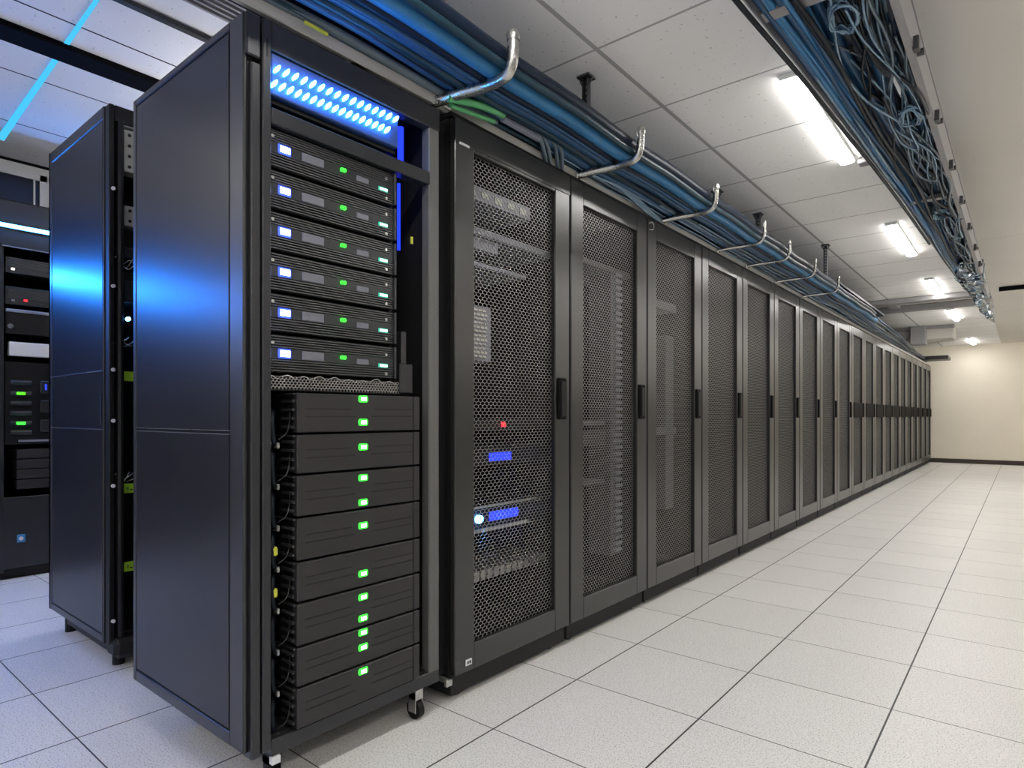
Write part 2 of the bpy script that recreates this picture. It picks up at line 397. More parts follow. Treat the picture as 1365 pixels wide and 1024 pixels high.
# corner: dark recess, column, groove
B(-.06, -.030, RY0 + .004, RY0 + .025, ZB, ZT).build('corner_recess', 'black', rack)
mb = MB().box(-.05, 0, .885, .914, ZB - .02, 2.10, b=.004).box(-.05, 0, .872, .914, 2.115, ZT, b=.004)
mb.build('corner_post', 'frame', rack)
mb = MB()
mb.box(-.04, .002, .918, .945, .137, ZT, b=.003).box(-.04, .002, .945, 1.614, 2.155, ZT, b=.003).box(-.04, .002, .945, 1.61, .118, .166, b=.003)
mb.box(-.04, .004, .945, 1.563, 1.944, 1.990, b=.003)
mb.build('front_frame', 'frame', rack)
B(-.04, .001, 1.561, 1.612, .118, 2.155, b=.004).build('speckled_post', 'speck', rack)
mb = MB().box(-.055, -.045, .958, .963, 2.165, 2.20).box(-.04, .003, .93, .934, 2.13, 2.18)
mb.build('latch_slot', 'black', rack)
mb = MB().box(-.30, -.28, 1.52, 1.56, .17, 2.13).box(-.10, -.06, 1.425, 1.44, 1.18, 1.94)
mb.build('inner_rail', 'black', rack)
mb = MB().box(-.06, -.02, 1.442, 1.502, 1.18, 1.285, b=.004).box(-.06, -.025, 1.452, 1.475, 1.285, 1.40, b=.002)
mb.build('bracket', 'frame', rack)
MB().tube([(-.06, 1.478, 2.14), (-.06, 1.478, 1.995)], .011, 8).build('light_tube', 'led_deep', rack)
MB().tube([(-.07, 1.478, 1.94), (-.07, 1.478, 1.70)], .006, 8).build('light_tube', 'led_deep', rack)
MB().tube([(-.06, 1.425, 2.06), (-.06, 1.425, 1.995)], .006, 8).build('light_tube', 'led_deep', rack)
B(-.03, -.024, 1.497, 1.506, 1.72, 1.745).build('cable_tag', 'yel', rack)
mb = MB().box(-.70, -.10, .99, 1.50, .06, .15)  # dark box added to stand for the shade under the rack
mb.build('plinth', 'black', rack)
for (x, y) in ((-.06, 1.53), (-.07, .975), (-.70, 1.50), (-.70, 1.08)):
    c = MB().cyl((x + .022, y - .012, .035), (x + .022, y + .012, .035), .035, 18).build('caster', 'black', rack)
    MB().box(x + .002, x + .042, y - .018, y - .014, .025, .10, b=.002).box(x + .002, x + .042, y + .014, y + .018, .025, .10, b=.002).box(x - .005, x + .045, y - .018, y + .018, .072, .118, b=.003).build('caster_fork', 'silver' if y > 1.3 else 'black', c)
B(-.012, .004, .946, .972, .094, .116).build('floor_label', 'white', rack)

# blue light panel at the top of the rack
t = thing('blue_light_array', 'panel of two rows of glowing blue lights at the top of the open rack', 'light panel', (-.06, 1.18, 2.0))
B(-.20, -.004, .948, 1.42, 2.03, 2.152, b=.003).build('body', paint('glow_tinted_backplate', (.03, .07, .22), .4), t)  # plate tinted bluer: the LEDs' glow is put into its colour
B(-.06, -.02, .948, 1.42, 2.012, 2.026, b=.002).build('ledge', 'black', t)
def pill(y, z):
    m = MB(); sl_ = .006
    pts = []
    for k in range(12):
        a = 2 * PI * k / 12; py = .0058 * math.cos(a); pz = .0122 * math.sin(a); pts.append((-.005, y + py + pz * .5, z + pz))
    m.poly(pts, (1, 0, 0), .013); return m
for k in range(16): pill(.962 + k * (.442 / 15), 2.106 + .018 * k / 15).build('led', 'led_blue', t)
for k in range(17): pill(.953 + k * (.414 / 16), 2.060 + .014 * k / 16).build('led', 'led_blue', t)

# six rack servers
def make_server(z):
    t = thing('rack_server', '', 'server', (-.3, 1.17, z), 'rack servers in the open rack')
    B(-.60, -.022, .930, 1.412, z - .055, z + .0565, b=.002).build('body', 'black', t)
    g = MB()
    for k in range(5):
        for s in (-1, 1):
            zz = z + s * (.020 + k * .0075); g.box(-.024, -.0125 - .0008 * k, .934, 1.408, zz - .0022, zz + .0022, b=.0008)
    g.build('grille', 'ridge', t)
    B(-.024, -.014, .934, 1.408, z - .0165, z + .0165, b=.001).build('indicator_panel', 'server', t)
    q = B(-.016, -.0105, .974, 1.016, z - .0135, z + .0145, b=.003).build('blue_led', 'halo_blue', t); q['label'] = 'blue-white status light'  # larger glowing plate drawn as the light's halo
    B(-.0108, -.0085, .979, 1.011, z - .0085, z + .0095, b=.001).build('led_core', 'led_srv', q)
    B(-.016, -.010, 1.052, 1.128, z - .014, z + .013, b=.002).build('label_plate', 'srvplate', t)
    B(-.016, -.011, 1.252, 1.300, z - .015, z + .004, b=.002).build('label_plate', 'srvplate', t)
    for yy in (1.194, 1.204): MB().poly([(-.014, yy + .0052 * math.cos(PI * k / 6), z + .004 + .006 * math.sin(PI * k / 6)) for k in range(12)], (1, 0, 0), .006).build('green_led', 'led_green', t)
    q = B(-.016, -.0112, 1.341, 1.382, z - .0195, z - .0045, b=.002).build('mint_led', 'halo_mint', t)  # glowing plate drawn as the mint light's halo
    B(-.0115, -.0095, 1.346, 1.377, z - .0155, z - .0085, b=.001).build('led_core', 'led_cyan', q)
    for yy, zz in ((.955, .030), (1.372, .026), (1.372, -.04)):
        MB().cyl((-.02, yy, z + zz), (-.009, yy, z + zz), .0052, 10).build('screw', 'silver', t)
    B(-.03, -.006, .926, .936, z - .054, z + .055, b=.002).build('ear', 'server', t)
    B(-.03, -.006, 1.406, 1.415, z - .054, z + .055, b=.002).build('ear', 'server', t)
    return t
ORD = ['first', 'second', 'third', 'fourth', 'fifth', 'sixth', 'seventh', 'eighth', 'ninth', 'tenth']
pos = ['topmost', 'second from the top', 'third from the top', 'fourth from the top', 'fifth from the top', 'lowest']
zs = [1.885, 1.764, 1.643, 1.524, 1.404, 1.284]
s0 = make_server(zs[0])
for k, z in enumerate(zs):
    s = s0 if k == 0 else clone(s0, (-.3, 1.17, z), '')
    s['label'] = 'grey ribbed rack server with blue and green lights, %s of the six' % pos[k]

# perforated shelf between servers and drawers
t = thing('perforated_shelf', 'perforated wire shelf between the servers and the storage drawers', 'shelf', (-.2, 1.17, 1.18))
mb = MB(); hexmesh(mb, .94, 1.43, 1.183, 1.222, -.022, .012, .0078, .72, .004); mb.build('front_mesh', 'wire', t)
B(-.55, -.02, .935, 1.44, 1.176, 1.180).build('shelf_plate', 'black', t)
mb = MB(); random.seed(3)
for k in range(9):
    y = .93 + k * .055; mb.tube(smooth_path([(-.03, y, 1.214), (-.012, y + .02, 1.222 + random.uniform(-.006, .004)), (-.016, y + .045, 1.210), (-.03, y + .06, 1.218)], 4), .0016, 5)
mb.build('wire_ends', 'silver', t)

# eight storage drawers
zt_ = [1.172, 1.047, .925, .798, .667, .544, .414, .293, .168]
leds = [[1.156, 1.08], [1.0], [.90, .82], [.745], [.589], [.513, .444], [.398, .35], [.272]]
nm = ['topmost', 'second from the top', 'third from the top', 'fourth from the top', 'fifth from the top', 'sixth from the top', 'seventh from the top', 'lowest']
for k in range(8):
    z1, z0 = zt_[k] - .003, zt_[k + 1] + .004
    zc = (z0 + z1) / 2
    t = thing('storage_unit', 'flat black storage drawer with %s, %s of the stack' % ('two green lights' if len(leds[k]) == 2 else 'one green light', nm[k]), 'storage drawer', (-.3, 1.26, z0), 'storage drawers in the open rack')
    B(-.62, -.01, 1.03, 1.50, z0, z1 - .004, b=.002).build('body', 'dark', t)
    B(-.012, .016, 1.019, 1.472, z0, z1, b=.003).build('front', 'drawer', t)
    B(-.012, .015, 1.475, 1.503, z0, z1, b=.003).build('latch_bar', 'drawer', t)
    g = MB()
    for (ya, yb, zz) in ((1.045, 1.21, zc + .012), (1.300, 1.468, zc + .013), (1.045, 1.225, zc - .012), (1.29, 1.468, zc - .011)):
        g.box(.010, .0166, ya, yb, zz - .0019, zz + .0019)
    g.build('grooves', 'groove', t)
    for zz in leds[k]:
        l = B(.012, .020, 1.238, 1.274, zz - .0105, zz + .0105, b=.004).build('green_led', 'led_green', t)  # oversized glowing green plate imitates the LED's halo round its core
        B(.019, .0212, 1.246, 1.266, zz - .0055, zz + .0055, b=.001).build('led_core', 'led_core', l)
    e = MB()
    for j in range(4): e.box(-.06, .003, 1.010, 1.018, z0 + .012 + j * .026, z0 + .020 + j * .026)
    e.box(-.10, .006, 1.013, 1.019, z1 - .006, z1, b=.001)
    e.build('side_latch', 'hanger', t)

# black leads with silver plugs hanging in the side channel
random.seed(5)
p0 = None
for k in range(8):
    z = 1.06 - k * .122
    t = thing('power_lead', 'black power lead with a silver plug, %s from the top in the left channel' % (ORD[k] if k else 'first'), 'power lead', (-.05, .98, z), 'power leads in the channel beside the drawers')
    y = .972
    MB().tube(smooth_path([(-.12, y + .03, z + .06), (-.05, y + .004, z + .05), (-.028, y - .010, z + .02), (-.030, y - .006, z - .02), (-.05, y + .01, z - .045), (-.12, y + .03, z - .03)], 5), .0085, 8).build('cord', 'dkcable', t)
    MB().box(-.045, -.018, y + .003, y + .012, z - .056, z - .038, b=.003).build('plug', 'silver', t)
    MB().tube(smooth_path([(-.03, y + .012, z - .03), (-.015, y + .03, z - .01), (-.02, y + .042, z + .02), (-.02, y + .044, z + .05)], 4), .0016, 6).build('thin_wire', 'hanger', t)
    if k in (3, 4): B(-.034, -.018, y - .012, y + .006, z - .005, z + .022, b=.004).build('name_tag', 'yel', t)

# ------------------------------------------------------------------ the row of mesh-door cabinets
CS, CW, CZ0, CZ1 = 1.687, .788, .103, 2.246
def make_cabinet(y):
    y1 = y + CW
    t = thing('server_cabinet', '', 'server cabinet', (-.45, y + CW / 2, 0), 'mesh-door cabinets of the long row')
    b = MB()
    b.box(-.90, -.88, y + .006, y1 - .006, CZ0, CZ1).box(-.88, -.035, y + .006, y + .026, CZ0, CZ1).box(-.88, -.035, y1 - .026, y1 - .006, CZ0, CZ1)
    b.box(-.88, -.03, y + .026, y1 - .026, CZ1 - .03, CZ1).box(-.88, -.03, y + .026, y1 - .026, CZ0, CZ0 + .03)
    b.build('body', 'cabin', t)
    B(-.90, -.012, y, y1, CZ1 + .002, CZ1 + .018).build('top_edge', 'black', t)
    b = MB(); ya, yb = y + .009, y1 - .005; ma, mb_ = y + .118, y1 - .122; za, zb = CZ0, CZ1 - .004; zc, zd = .205, 2.140
    # door leaf: one ring of quads with rounded rim
    b.box(-.030, 0, ya, ma, za, zb, b=.004).box(-.030, 0, mb_, yb, za, zb, b=.004).box(-.030, -.0005, ma, mb_, zd, zb, b=.003).box(-.030, -.0005, ma, mb_, za, zc, b=.003)
    d = b.build('door', 'door', t)
    m = MB(); hexmesh(m, ma - .004, mb_ + .006, zc - .008, zd + .008, -.0225, .0255, .0129, .88, .0015)
    m.build('mesh_panel', 'wire', d)
    h = MB().box(-.004, .014, y1 - .110, y1 - .044, 1.085, 1.278, b=.006); h = h.build('handle', 'handle', d)
    B(.012, .018, y1 - .096, y1 - .058, 1.10, 1.262, b=.005).build('grip', 'black', h)
    for yy in (y + .08, y1 - .08):
        for xx in (-.08, -.78): MB().cyl((xx, yy, 0), (xx, yy, .05), .024, 12).cyl((xx, yy, .05), (xx, yy, CZ0), .012, 10).build('foot', 'hanger', t)
    B(-.86, -.028, y + .012, y1 - .012, .024, CZ0).build('plinth', 'dark', t)  # brought forward and dark, standing for the shade below the doors
    return t
cabs = []
c0 = make_cabinet(CS)
NC = 20
for k in range(NC):
    c = c0 if k == 0 else clone(c0, (-.45, CS + CW / 2 + k * CW, 0), '')
    cabs.append(c)
    n = k + 1
    if k == 0: lb = 'first mesh-door cabinet, beside the open rack, with a blue-lit device inside'
    elif k < 10: lb = 'grey mesh-door server cabinet, %s in the row counted from the open rack' % ORD[k]
    elif k == NC - 1: lb = 'last grey mesh-door server cabinet, against the cream end wall'
    else: lb = 'grey mesh-door server cabinet, %s in the row counted from the end wall' % ORD[NC - 1 - k]
    c['label'] = lb
    if k >= 9:      # the far doors carry a dark plate across at handle height
        y = CS + k * CW
        d = [o for o in c.children if o.name.startswith('door')][0]
        B(-.006, .008, y + .12, y + CW - .115, 1.085, 1.278, b=.003).build('lock_plate', 'handle', d)
# header strip and small white badge only on the first cabinet
B(-.012, .003, CS + .009, CS + CW - .005, 2.152, CZ1 - .004, b=.0015).build('header_panel', 'door', c0)
B(-.002, .004, CS + .03, CS + .085, 2.146, 2.154).build('header_label', 'white', c0)
bd = B(-.002, .0025, CS + .066, CS + .100, .128, .152, b=.001).build('badge', 'white', c0)
m = MB()
for a, b_ in ((.072, .076), (.079, .083), (.086, .094)): m.box(.0022, .0032, CS + a, CS + b_, .135, .145)
m.build('badge_print', 'black', bd)
# little hook at the top corner of the third door
y = CS + 2 * CW
MB().tube(smooth_path([(0, y + .02, 2.215), (.012, y + .035, 2.222), (.014, y + .055, 2.21), (.012, y + .05, 2.185), (.002, y + .025, 2.180)], 4), .0035, 6).build('key_hook', 'silver', cabs[2])
# dark filler between the open rack and the first cabinet
tag(B(-.88, -.05, 1.616, 1.691, .11, 2.22).build('filler_panel', 'black'), 'narrow black filler panel between the open rack and first cabinet', 'filler panel')
tag(MB().box(-.005, .012, 1.640, 1.672, .085, .108, b=.003).box(-.075, .0, 1.648, 1.662, .096, .1105).build('levelling_foot', 'silver'), 'small silver levelling foot between open rack and first cabinet', 'foot')

# equipment seen through the first three doors
def equip(name, label, cat, bxs, mat, group=None):
    m = MB()
    for q in bxs: m.box(*q, b=.002)
    return tag(m.build(name, mat), label, cat, group)
X0 = -.075
t = thing('patch_panel', 'pale patch panel with port labels behind the first mesh door, near its top', 'patch panel', (-.2, 2.08, 2.0))
B(-.35, X0, 1.80, 2.26, 1.995, 2.055, b=.002).build('body', 'plate', t)
for k in range(5): B(X0, X0 + .004, 1.84 + k * .085, 1.885 + k * .085, 2.008 + .004 * (k % 2), 2.038).build('port', 'zinc', t)
t = thing('rack_shelf', 'pale metal shelf lip below the patch panel in the first cabinet', 'shelf', (-.3, 2.1, 1.86))
B(-.60, X0, 1.74, 2.445, 1.855, 1.885, b=.002).build('shelf', 'plate', t)
B(-.30, X0 - .02, 1.80, 2.06, 1.80, 1.853, b=.003).build('shelf_box', 'plate', t)
equip('rack_shelf', 'thin grey shelf edge lower in the first cabinet, under the shelf box', 'shelf', [(-.6, X0, 1.74, 2.23, 1.722, 1.740)], 'plate')
t = thing('vent_unit', 'upright pale louvred unit behind the left of the first mesh door', 'vent unit', (-.2, 1.92, 1.3))
B(-.35, X0 - .01, 1.80, 2.0, 1.33, 1.56, b=.003).build('body', 'plate', t)
m = MB()
for k in range(12): m.box(X0 - .01, X0 - .002, 1.82, 1.965, 1.345 + k * .0175, 1.353 + k * .0175)
m.build('louvres', 'silver', t)
t = thing('network_switch', 'dark network switch with a red light in the first cabinet', 'network switch', (-.3, 2.1, 1.03))
B(-.6, X0 - .04, 1.74, 2.42, 1.035, 1.085, b=.003).build('body', 'black', t)
B(X0 - .042, X0 - .03, 2.10, 2.125, 1.052, 1.074, b=.004).build('red_led', 'led_red', t)
t = thing('network_switch', 'dark network switch with small deep blue lights in the first cabinet', 'network switch', (-.3, 2.1, .9))
B(-.6, X0 - .04, 1.74, 2.42, .885, .965, b=.003).build('body', 'black', t)
for k in range(5): B(X0 - .042, X0 - .03, 2.02 + k * .03, 2.042 + k * .03, .905, .94, b=.002).build('blue_led', 'led_dim', t)
t = thing('disk_shelf', 'disk shelf with a bright blue light low in the first cabinet', 'disk shelf', (-.3, 2.1, .6))
B(-.6, X0 - .02, 1.74, 2.42, .600, .715, b=.003).build('body', 'black', t)
m = MB().box(-.1, X0 - .012, 1.80, 2.36, .712, .722).box(-.1, X0 - .006, 1.80, 2.26, .612, .626)
m.build('trim', 'silver', t)
B(X0 - .021, X0 - .010, 1.995, 2.19, .650, .690, b=.004).build('blue_strip', 'led_dim', t)
MB().cyl((X0 - .02, 1.925, .668), (X0 - .002, 1.925, .668), .017, 14).build('blue_led', paint('x', (0, 0, 0)) if False else 'led_blue', t)
t = thing('rack_shelf', 'ribbed steel shelf edge near the bottom of the first cabinet', 'shelf', (-.3, 2.1, .42))
m = MB()
for k in range(14): m.box(-.3, X0 - .02, 1.78 + k * .042, 1.805 + k * .042, .405, .445)
m.box(-.6, X0 - .03, 1.74, 2.42, .41, .44); m.build('shelf', 'wire', t)
t = thing('cable_manager', 'tall pale ribbed cable manager behind the second mesh door', 'cable manager', (-.2, 3.12, .3))
B(-.25, X0 - .03, 3.03, 3.14, .32, 1.93, b=.003).build('body', 'dim', t)
m = MB()
for k in range(44): m.box(X0 - .03, X0 - .012, 3.06, 3.13, .34 + k * .036, .356 + k * .036)
m.build('fingers', 'plate', t)
equip('rack_shelf', 'pale shelf edge high inside the second mesh door', 'shelf', [(-.6, X0 - .02, 2.52, 3.24, 1.90, 1.93)], 'dim')
equip('rack_server', 'dark server with a pale edge at mid height inside the second cabinet', 'server', [(-.6, X0 - .03, 2.52, 2.98, .94, 1.02)], 'server')
equip('rack_shelf', 'pale narrow shelf at mid height inside the second mesh door', 'shelf', [(-.3, X0 - .02, 2.70, 2.95, 1.05, 1.075)], 'dim')
equip('rack_shelf', 'pale shelf edge low inside the second mesh door', 'shelf', [(-.5, X0 - .02, 2.55, 2.95, .735, .755)], 'dim')
equip('cable_manager', 'pale cable manager behind the third mesh door', 'cable manager', [(-.25, X0 - .03, 3.72, 3.84, .5, 1.62)], 'dim')
equip('patch_panel', 'pale patch panel high inside the third mesh door', 'patch panel', [(-.3, X0 - .02, 3.5, 3.86, 1.78, 1.83)], 'dim')
equip('rack_shelf', 'pale shelf at mid height inside the third mesh door', 'shelf', [(-.3, X0 - .02, 3.45, 3.86, .98, 1.03)], 'dim')

# ------------------------------------------------------------------ tray with blue cables above the row
ROWEND = CS + NC * CW
t = thing('cable_tray', 'long pale cable tray rail along the tops of the cabinet row', 'cable tray', (-.1, 8, CZ1))
B(-.045, -.022, -.55, ROWEND, CZ1 + .02, CZ1 + .060, b=.003).build('front_rail', 'railpale', t)
B(-.42, -.40, 1.05, ROWEND, CZ1 + .02, CZ1 + .08, b=.003).build('back_rail', 'zinc', t)
m = MB()
for k in range(21): m.box(-.41, -.03, 1.25 + k * .79, 1.31 + k * .79, CZ1 + .02, CZ1 + .038)
m.build('rungs', 'zinc', t)
# hook arms that carry the bundle
hooks = [1.66, 2.60, 3.52, 4.40, 5.0, 5.75, 6.62]
hl = ['nearest silver hook arm under the blue cables, by the open rack', 'second silver hook arm under the blue cables, over the first cabinet',
      'third hook arm under the blue cables, counted from the open rack', 'fourth hook arm under the blue cables, counted from the open rack',
      'fifth hook arm under the blue cables, counted from the open rack', 'sixth hook arm under the blue cables, counted from the open rack',
      'farthest hook arm still seen under the blue cables']
for k, y in enumerate(hooks):
    t = thing('hook_bracket', hl[k], 'bracket', (-.05, y, CZ1 + .02), 'hook arms under the cable bundle')
    z = CZ1 + .035; r = (.021, .018, .016, .011, .010, .010, .010)[k]
    MB().tube(smooth_path([(-.06, y - .05, z), (-.02, y - .03, z + .002), (.06, y - .005, z + .012), (.16, y + .03, z + .020), (.245, y + .035, z + .024), (.280, y + .032, z + .050), (.292, y + .028, z + .095), (.294, y + .026, z + .140)], 6), r, 10).build('arm', 'foil', t)
    MB().tube([(.294, y + .026, z + .132), (.2945, y + .026, z + .150), (.295, y + .026, z + .166)], [r * 1.1, r * 1.25, r * .9], 10).build('end_wrap', 'foil', t)
    MB().box(-.07, -.01, y - .05, y + .03, z - .014, z + .012, b=.004).build('foot_plate', 'silver', t)
    MB().cyl((-.012, y - .01, z - .002), (.000, y - .01, z - .002), .010, 8).build('bolt', 'silver', t)

# cables: (x, z, radius, colour, wobble, y0, y1)
random.seed(11)
def cable_run(name, x, z, r, mat, wob, y0, y1, label, group, step=.45, n=8, sag=.01, drift=None):
    pts = []; y = y0; k = 0; ph = random.uniform(0, 6); ph2 = random.uniform(0, 6)
    while y < y1 + 1e-6:
        dx = drift(y) if drift else 0.
        pts.append((x + dx + wob * (math.sin(y * 1.1 + ph) + .5 * math.sin(y * 2.7 + ph2)), y, z - sag * (.5 + .5 * math.cos(2 * PI * (y - 1.66) / .92)) + wob * .35 * math.sin(y * 1.9 + ph2)))
        y += step
    o = MB().tube(smooth_path(pts, 3), r, n).build(name, mat)
    return tag(o, label, 'cable', group)
def far_drift(y):     # the bundle swings back over the cabinets beyond the twelfth door
    return -.24 * max(0., min(1., (y - 8.5) / 7.5))
# big front runs
cable_run('cable', .232, CZ1 + .148, .034, 'navy', .003, -.55, 9.3, 'thick dark navy cable along the outer lip of the blue bundle', None, n=14, drift=far_drift)
cable_run('cable', .245, CZ1 + .108, .016, 'teal', .003, -.55, 9.0, 'dark teal cable tucked under the thick outer navy cable', None, n=10, drift=far_drift)
cable_run('cable', .196, CZ1 + .112, .032, 'bright', .004, -.55, 9.5, 'thick bright blue cable next to the outer navy cable', None, n=14, drift=far_drift)
cable_run('cable', .150, CZ1 + .10, .020, 'navy', .004, -.55, 14.2, 'dark navy cable inside the thick bright blue one', None, n=10, drift=far_drift)
cable_run('cable', .112, CZ1 + .094, .022, 'blue', .006, -.55, 15.5, 'mid blue cable in the middle of the bundle above the cabinets', None, n=10, drift=far_drift)
cable_run('cable', .070, CZ1 + .090, .020, 'teal', .006, -.55, 16.4, 'dark teal cable in the middle of the bundle above the cabinets', None, n=10, drift=far_drift)
cable_run('cable', .034, CZ1 + .086, .018, 'blue', .006, -.55, 16.4, 'mid blue cable nearest the cabinet edge under the bundle', None, n=10, drift=far_drift)
GT = 'thin cables of the bundle above the cabinets'
cols = ['blue', 'teal', 'navy', 'blue', 'grey', 'navy', 'bright', 'teal']
for k in range(22):
    x = -.06 + .285 * random.random(); m_ = cols[k % 8]
    z = CZ1 + .072 + .10 * random.random() + .10 * max(0, x) * .5
    nmz = {'blue': 'blue', 'bright': 'bright blue', 'teal': 'dark teal', 'navy': 'navy', 'grey': 'grey'}[m_]
    cable_run('cable', x, z, random.uniform(.007, .012), m_, .012, -.55, random.uniform(14.5, 17.3), 'thin %s cable in the bundle above the cabinets' % nmz, GT + ', ' + nmz, n=6, drift=far_drift)
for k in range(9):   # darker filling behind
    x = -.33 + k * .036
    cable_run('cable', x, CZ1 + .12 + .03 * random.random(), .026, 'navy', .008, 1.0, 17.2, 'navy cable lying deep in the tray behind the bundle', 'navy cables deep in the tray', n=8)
for k in range(5):
    x = -.035 + k * .028
    cable_run('cable', x, CZ1 + .062 + .004 * k, .0055, 'steelblue', .010, 1.8 + .5 * k, 8. + k, 'thin silvery wire along the cabinet edge below the bundle', 'silvery wires along the cabinet edge', n=6)
# grey sheathed runs over the open rack
for k, (x, r, mt, lb) in enumerate(((-.085, .022, 'grey', 'thick grey cable above the open rack, nearest its top edge'), (-.125, .014, 'dkcable', 'black cable above the open rack beside the thick grey one'), (-.02, .016, 'grey', 'grey cable above the open rack under the blue bundle'))):
    cable_run('cable', x, CZ1 + .115 - .02 * k, r, mt, .006, -.55, 2.0, lb, None, step=.25, n=10)
# green sleeve and loops that dive into the first cabinet
tag(MB().tube(smooth_path([(.03, 1.63, CZ1 + .03), (.05, 1.75, CZ1 + .05), (.055, 1.85, CZ1 + .062), (.05, 1.92, CZ1 + .07)], 5), .014, 10).build('cable', 'green'), 'short green cable by the nearest hook arm', 'cable')
tag(MB().tube(smooth_path([(.01, 1.66, CZ1 + .022), (.02, 1.78, CZ1 + .03), (.02, 1.9, CZ1 + .045)], 5), .009, 8).build('cable', 'green'), 'thin green cable beside the short green one at the nearest hook arm', 'cable')
tag(MB().box(.025, .05, 1.93, 2.18, CZ1 + .055, CZ1 + .075, b=.003).build('label_strip', 'plate'), 'pale label strip tied under the bundle above first cabinet', 'label strip')
tag(MB().box(.0, .008, 1.05, 1.13, CZ1 + .035, CZ1 + .043).build('label_strip', 'yel'), 'yellow strip on the cables above the open rack', 'label strip')
for k, (ya, dy, rr) in enumerate(((2.12, .18, .009), (2.20, .16, .008), (2.26, .14, .009), (2.06, .2, .010))):
    tag(MB().tube(smooth_path([(.08, ya - .3, CZ1 + .085), (.07, ya - .05, CZ1 + .085), (.045, ya + dy * .5, CZ1 + .075), (.005, ya + dy, CZ1 + .045), (-.03, ya + dy + .05, CZ1 + .02), (-.06, ya + dy + .06, CZ1 - .0)], 5), rr, 8).build('cable', 'grey'), 'grey cable looping down from the bundle into the first cabinet', 'cable', 'grey cables looping into the first cabinet')
for k in range(4):
    ya = 2.62 + .03 * k
    tag(MB().tube(smooth_path([(.02, ya, CZ1 + .05), (.03, ya + .25, CZ1 + .055 + .006 * k), (.0, ya + .6, CZ1 + .03 + .006 * k), (-.03, ya + .85, CZ1 + .03)], 6), .006, 6).build('cable', 'steelblue'), 'thin pale wire fanning out from the second hook arm', 'cable', 'pale wires at the second hook arm')
# end of outer tray lip
tag(MB().box(.17, .27, 6.8, 9.35, CZ1 + .155, CZ1 + .162).box(.262, .27, 6.8, 9.35, CZ1 + .155, CZ1 + .185).build('tray_cover', 'navy'), 'flat dark blue tray cover ending over the ninth cabinet', 'tray cover')

# struts that hang from the ceiling
def hanger(x, y, label, z0):
    t = thing('hanger_strut', label, 'hanger', (x, y, HC), 'hanger struts from ceiling to the cable tray')
    B(x - .035, x + .035, y - .035, y + .035, HC - .010, HC, b=.002).build('ceiling_plate', 'hanger', t)
    m = MB(); m.box(x - .016, x - .011, y - .014, y + .014, z0, HC - .01).box(x + .011, x + .016, y - .014, y + .014, z0, HC - .01).box(x - .012, x + .012, y + .009, y + .013, z0, HC - .01)
    m.build('channel', 'hanger', t)
    m = MB()
    for k in range(int((HC - .02 - z0) / .028)): m.box(x - .007, x + .007, y + .006, y + .0092, z0 + .01 + k * .028, z0 + .026 + k * .028)
    m.build('slots', 'silver', t)
    for s in (-1, 1): MB().tube([(x + s * .016, y, HC - .045), (x + s * .035, y, HC - .012)], .004, 6).build('gusset', 'hanger', t)
    return t
hanger(.03, 2.57, 'nearest black slotted hanger strut from the ceiling to the tray', CZ1 + .16)
hanger(.20, 6.55, 'farthest hanger strut, meeting the ceiling grid bar', CZ1 + .16)
hanger(-.06, 4.48, 'second hanger strut, short stub above the third hook arm', CZ1 + .16)
hanger(.0, 5.2, 'third hanger strut, between the second and the farthest', CZ1 + .16)

# ------------------------------------------------------------------ hanging tray on the right with the tangle of cables
def left_edge(y):
    P = [(-3, 1.02), (1.0, 1.02), (2.2, 1.085), (3.1, 1.125), (4.0, 1.165), (5.8, 1.205), (7.5, 1.27), (9.9, 1.385)]
    for (a, xa), (b, xb) in zip(P, P[1:]):
        if y <= b: return xa + (xb - xa) * (y - a) / (b - a)
    return P[-1][1]
ZR = 2.28
t = thing('cable_tray', 'hanging cable tray full of tangled cables at upper right', 'cable tray', (1.2, 5, ZR))
m = MB().box(1.398, 1.402, -.5, 9.9, ZR, ZR + .12).box(1.380, 1.402, -.5, 9.9, ZR - .003, ZR + .003).box(1.385, 1.406, -.5, 9.9, ZR + .116, ZR + .124)
m.build('right_rail', 'duct', t)
m = MB()
ys = [-.5, 1.0, 2.2, 3.1, 4.0, 5.8, 7.5, 9.8]
for a, b in zip(ys, ys[1:]):
    xa, xb = left_edge(a), left_edge(b)
    m.poly([(xa, a, ZR), (xa, a, ZR + .10), (xb, b, ZR + .10), (xb, b, ZR)], (-1, 0, 0), .004)
m.build('left_rail', 'duct', t)
for y in (1.9, 4.1, 6.0, 8.0):
    r_ = MB().box(left_edge(y), 1.40, y, y + .05, ZR + .012, ZR + .034, b=.002).build('rung', 'duct', t)
for k in range(9):
    y = 1.1 + k * .62
    MB().box(1.400, 1.418, y, y + .035, ZR - .012, ZR + .03, b=.002).build('clip', 'hanger', t)
    MB().cyl((1.40, y + .1, ZR + .02), (1.422, y + .1, ZR + .02), .012, 8).build('knob', 'hanger', t)
for y in (2.3, 5.2, 8.2):
    xm = left_edge(y) * .5 + .69
    MB().cyl((xm, y, ZR + .02), (xm, y, HC), .006, 8).build('hanger_rod', 'hanger', t)

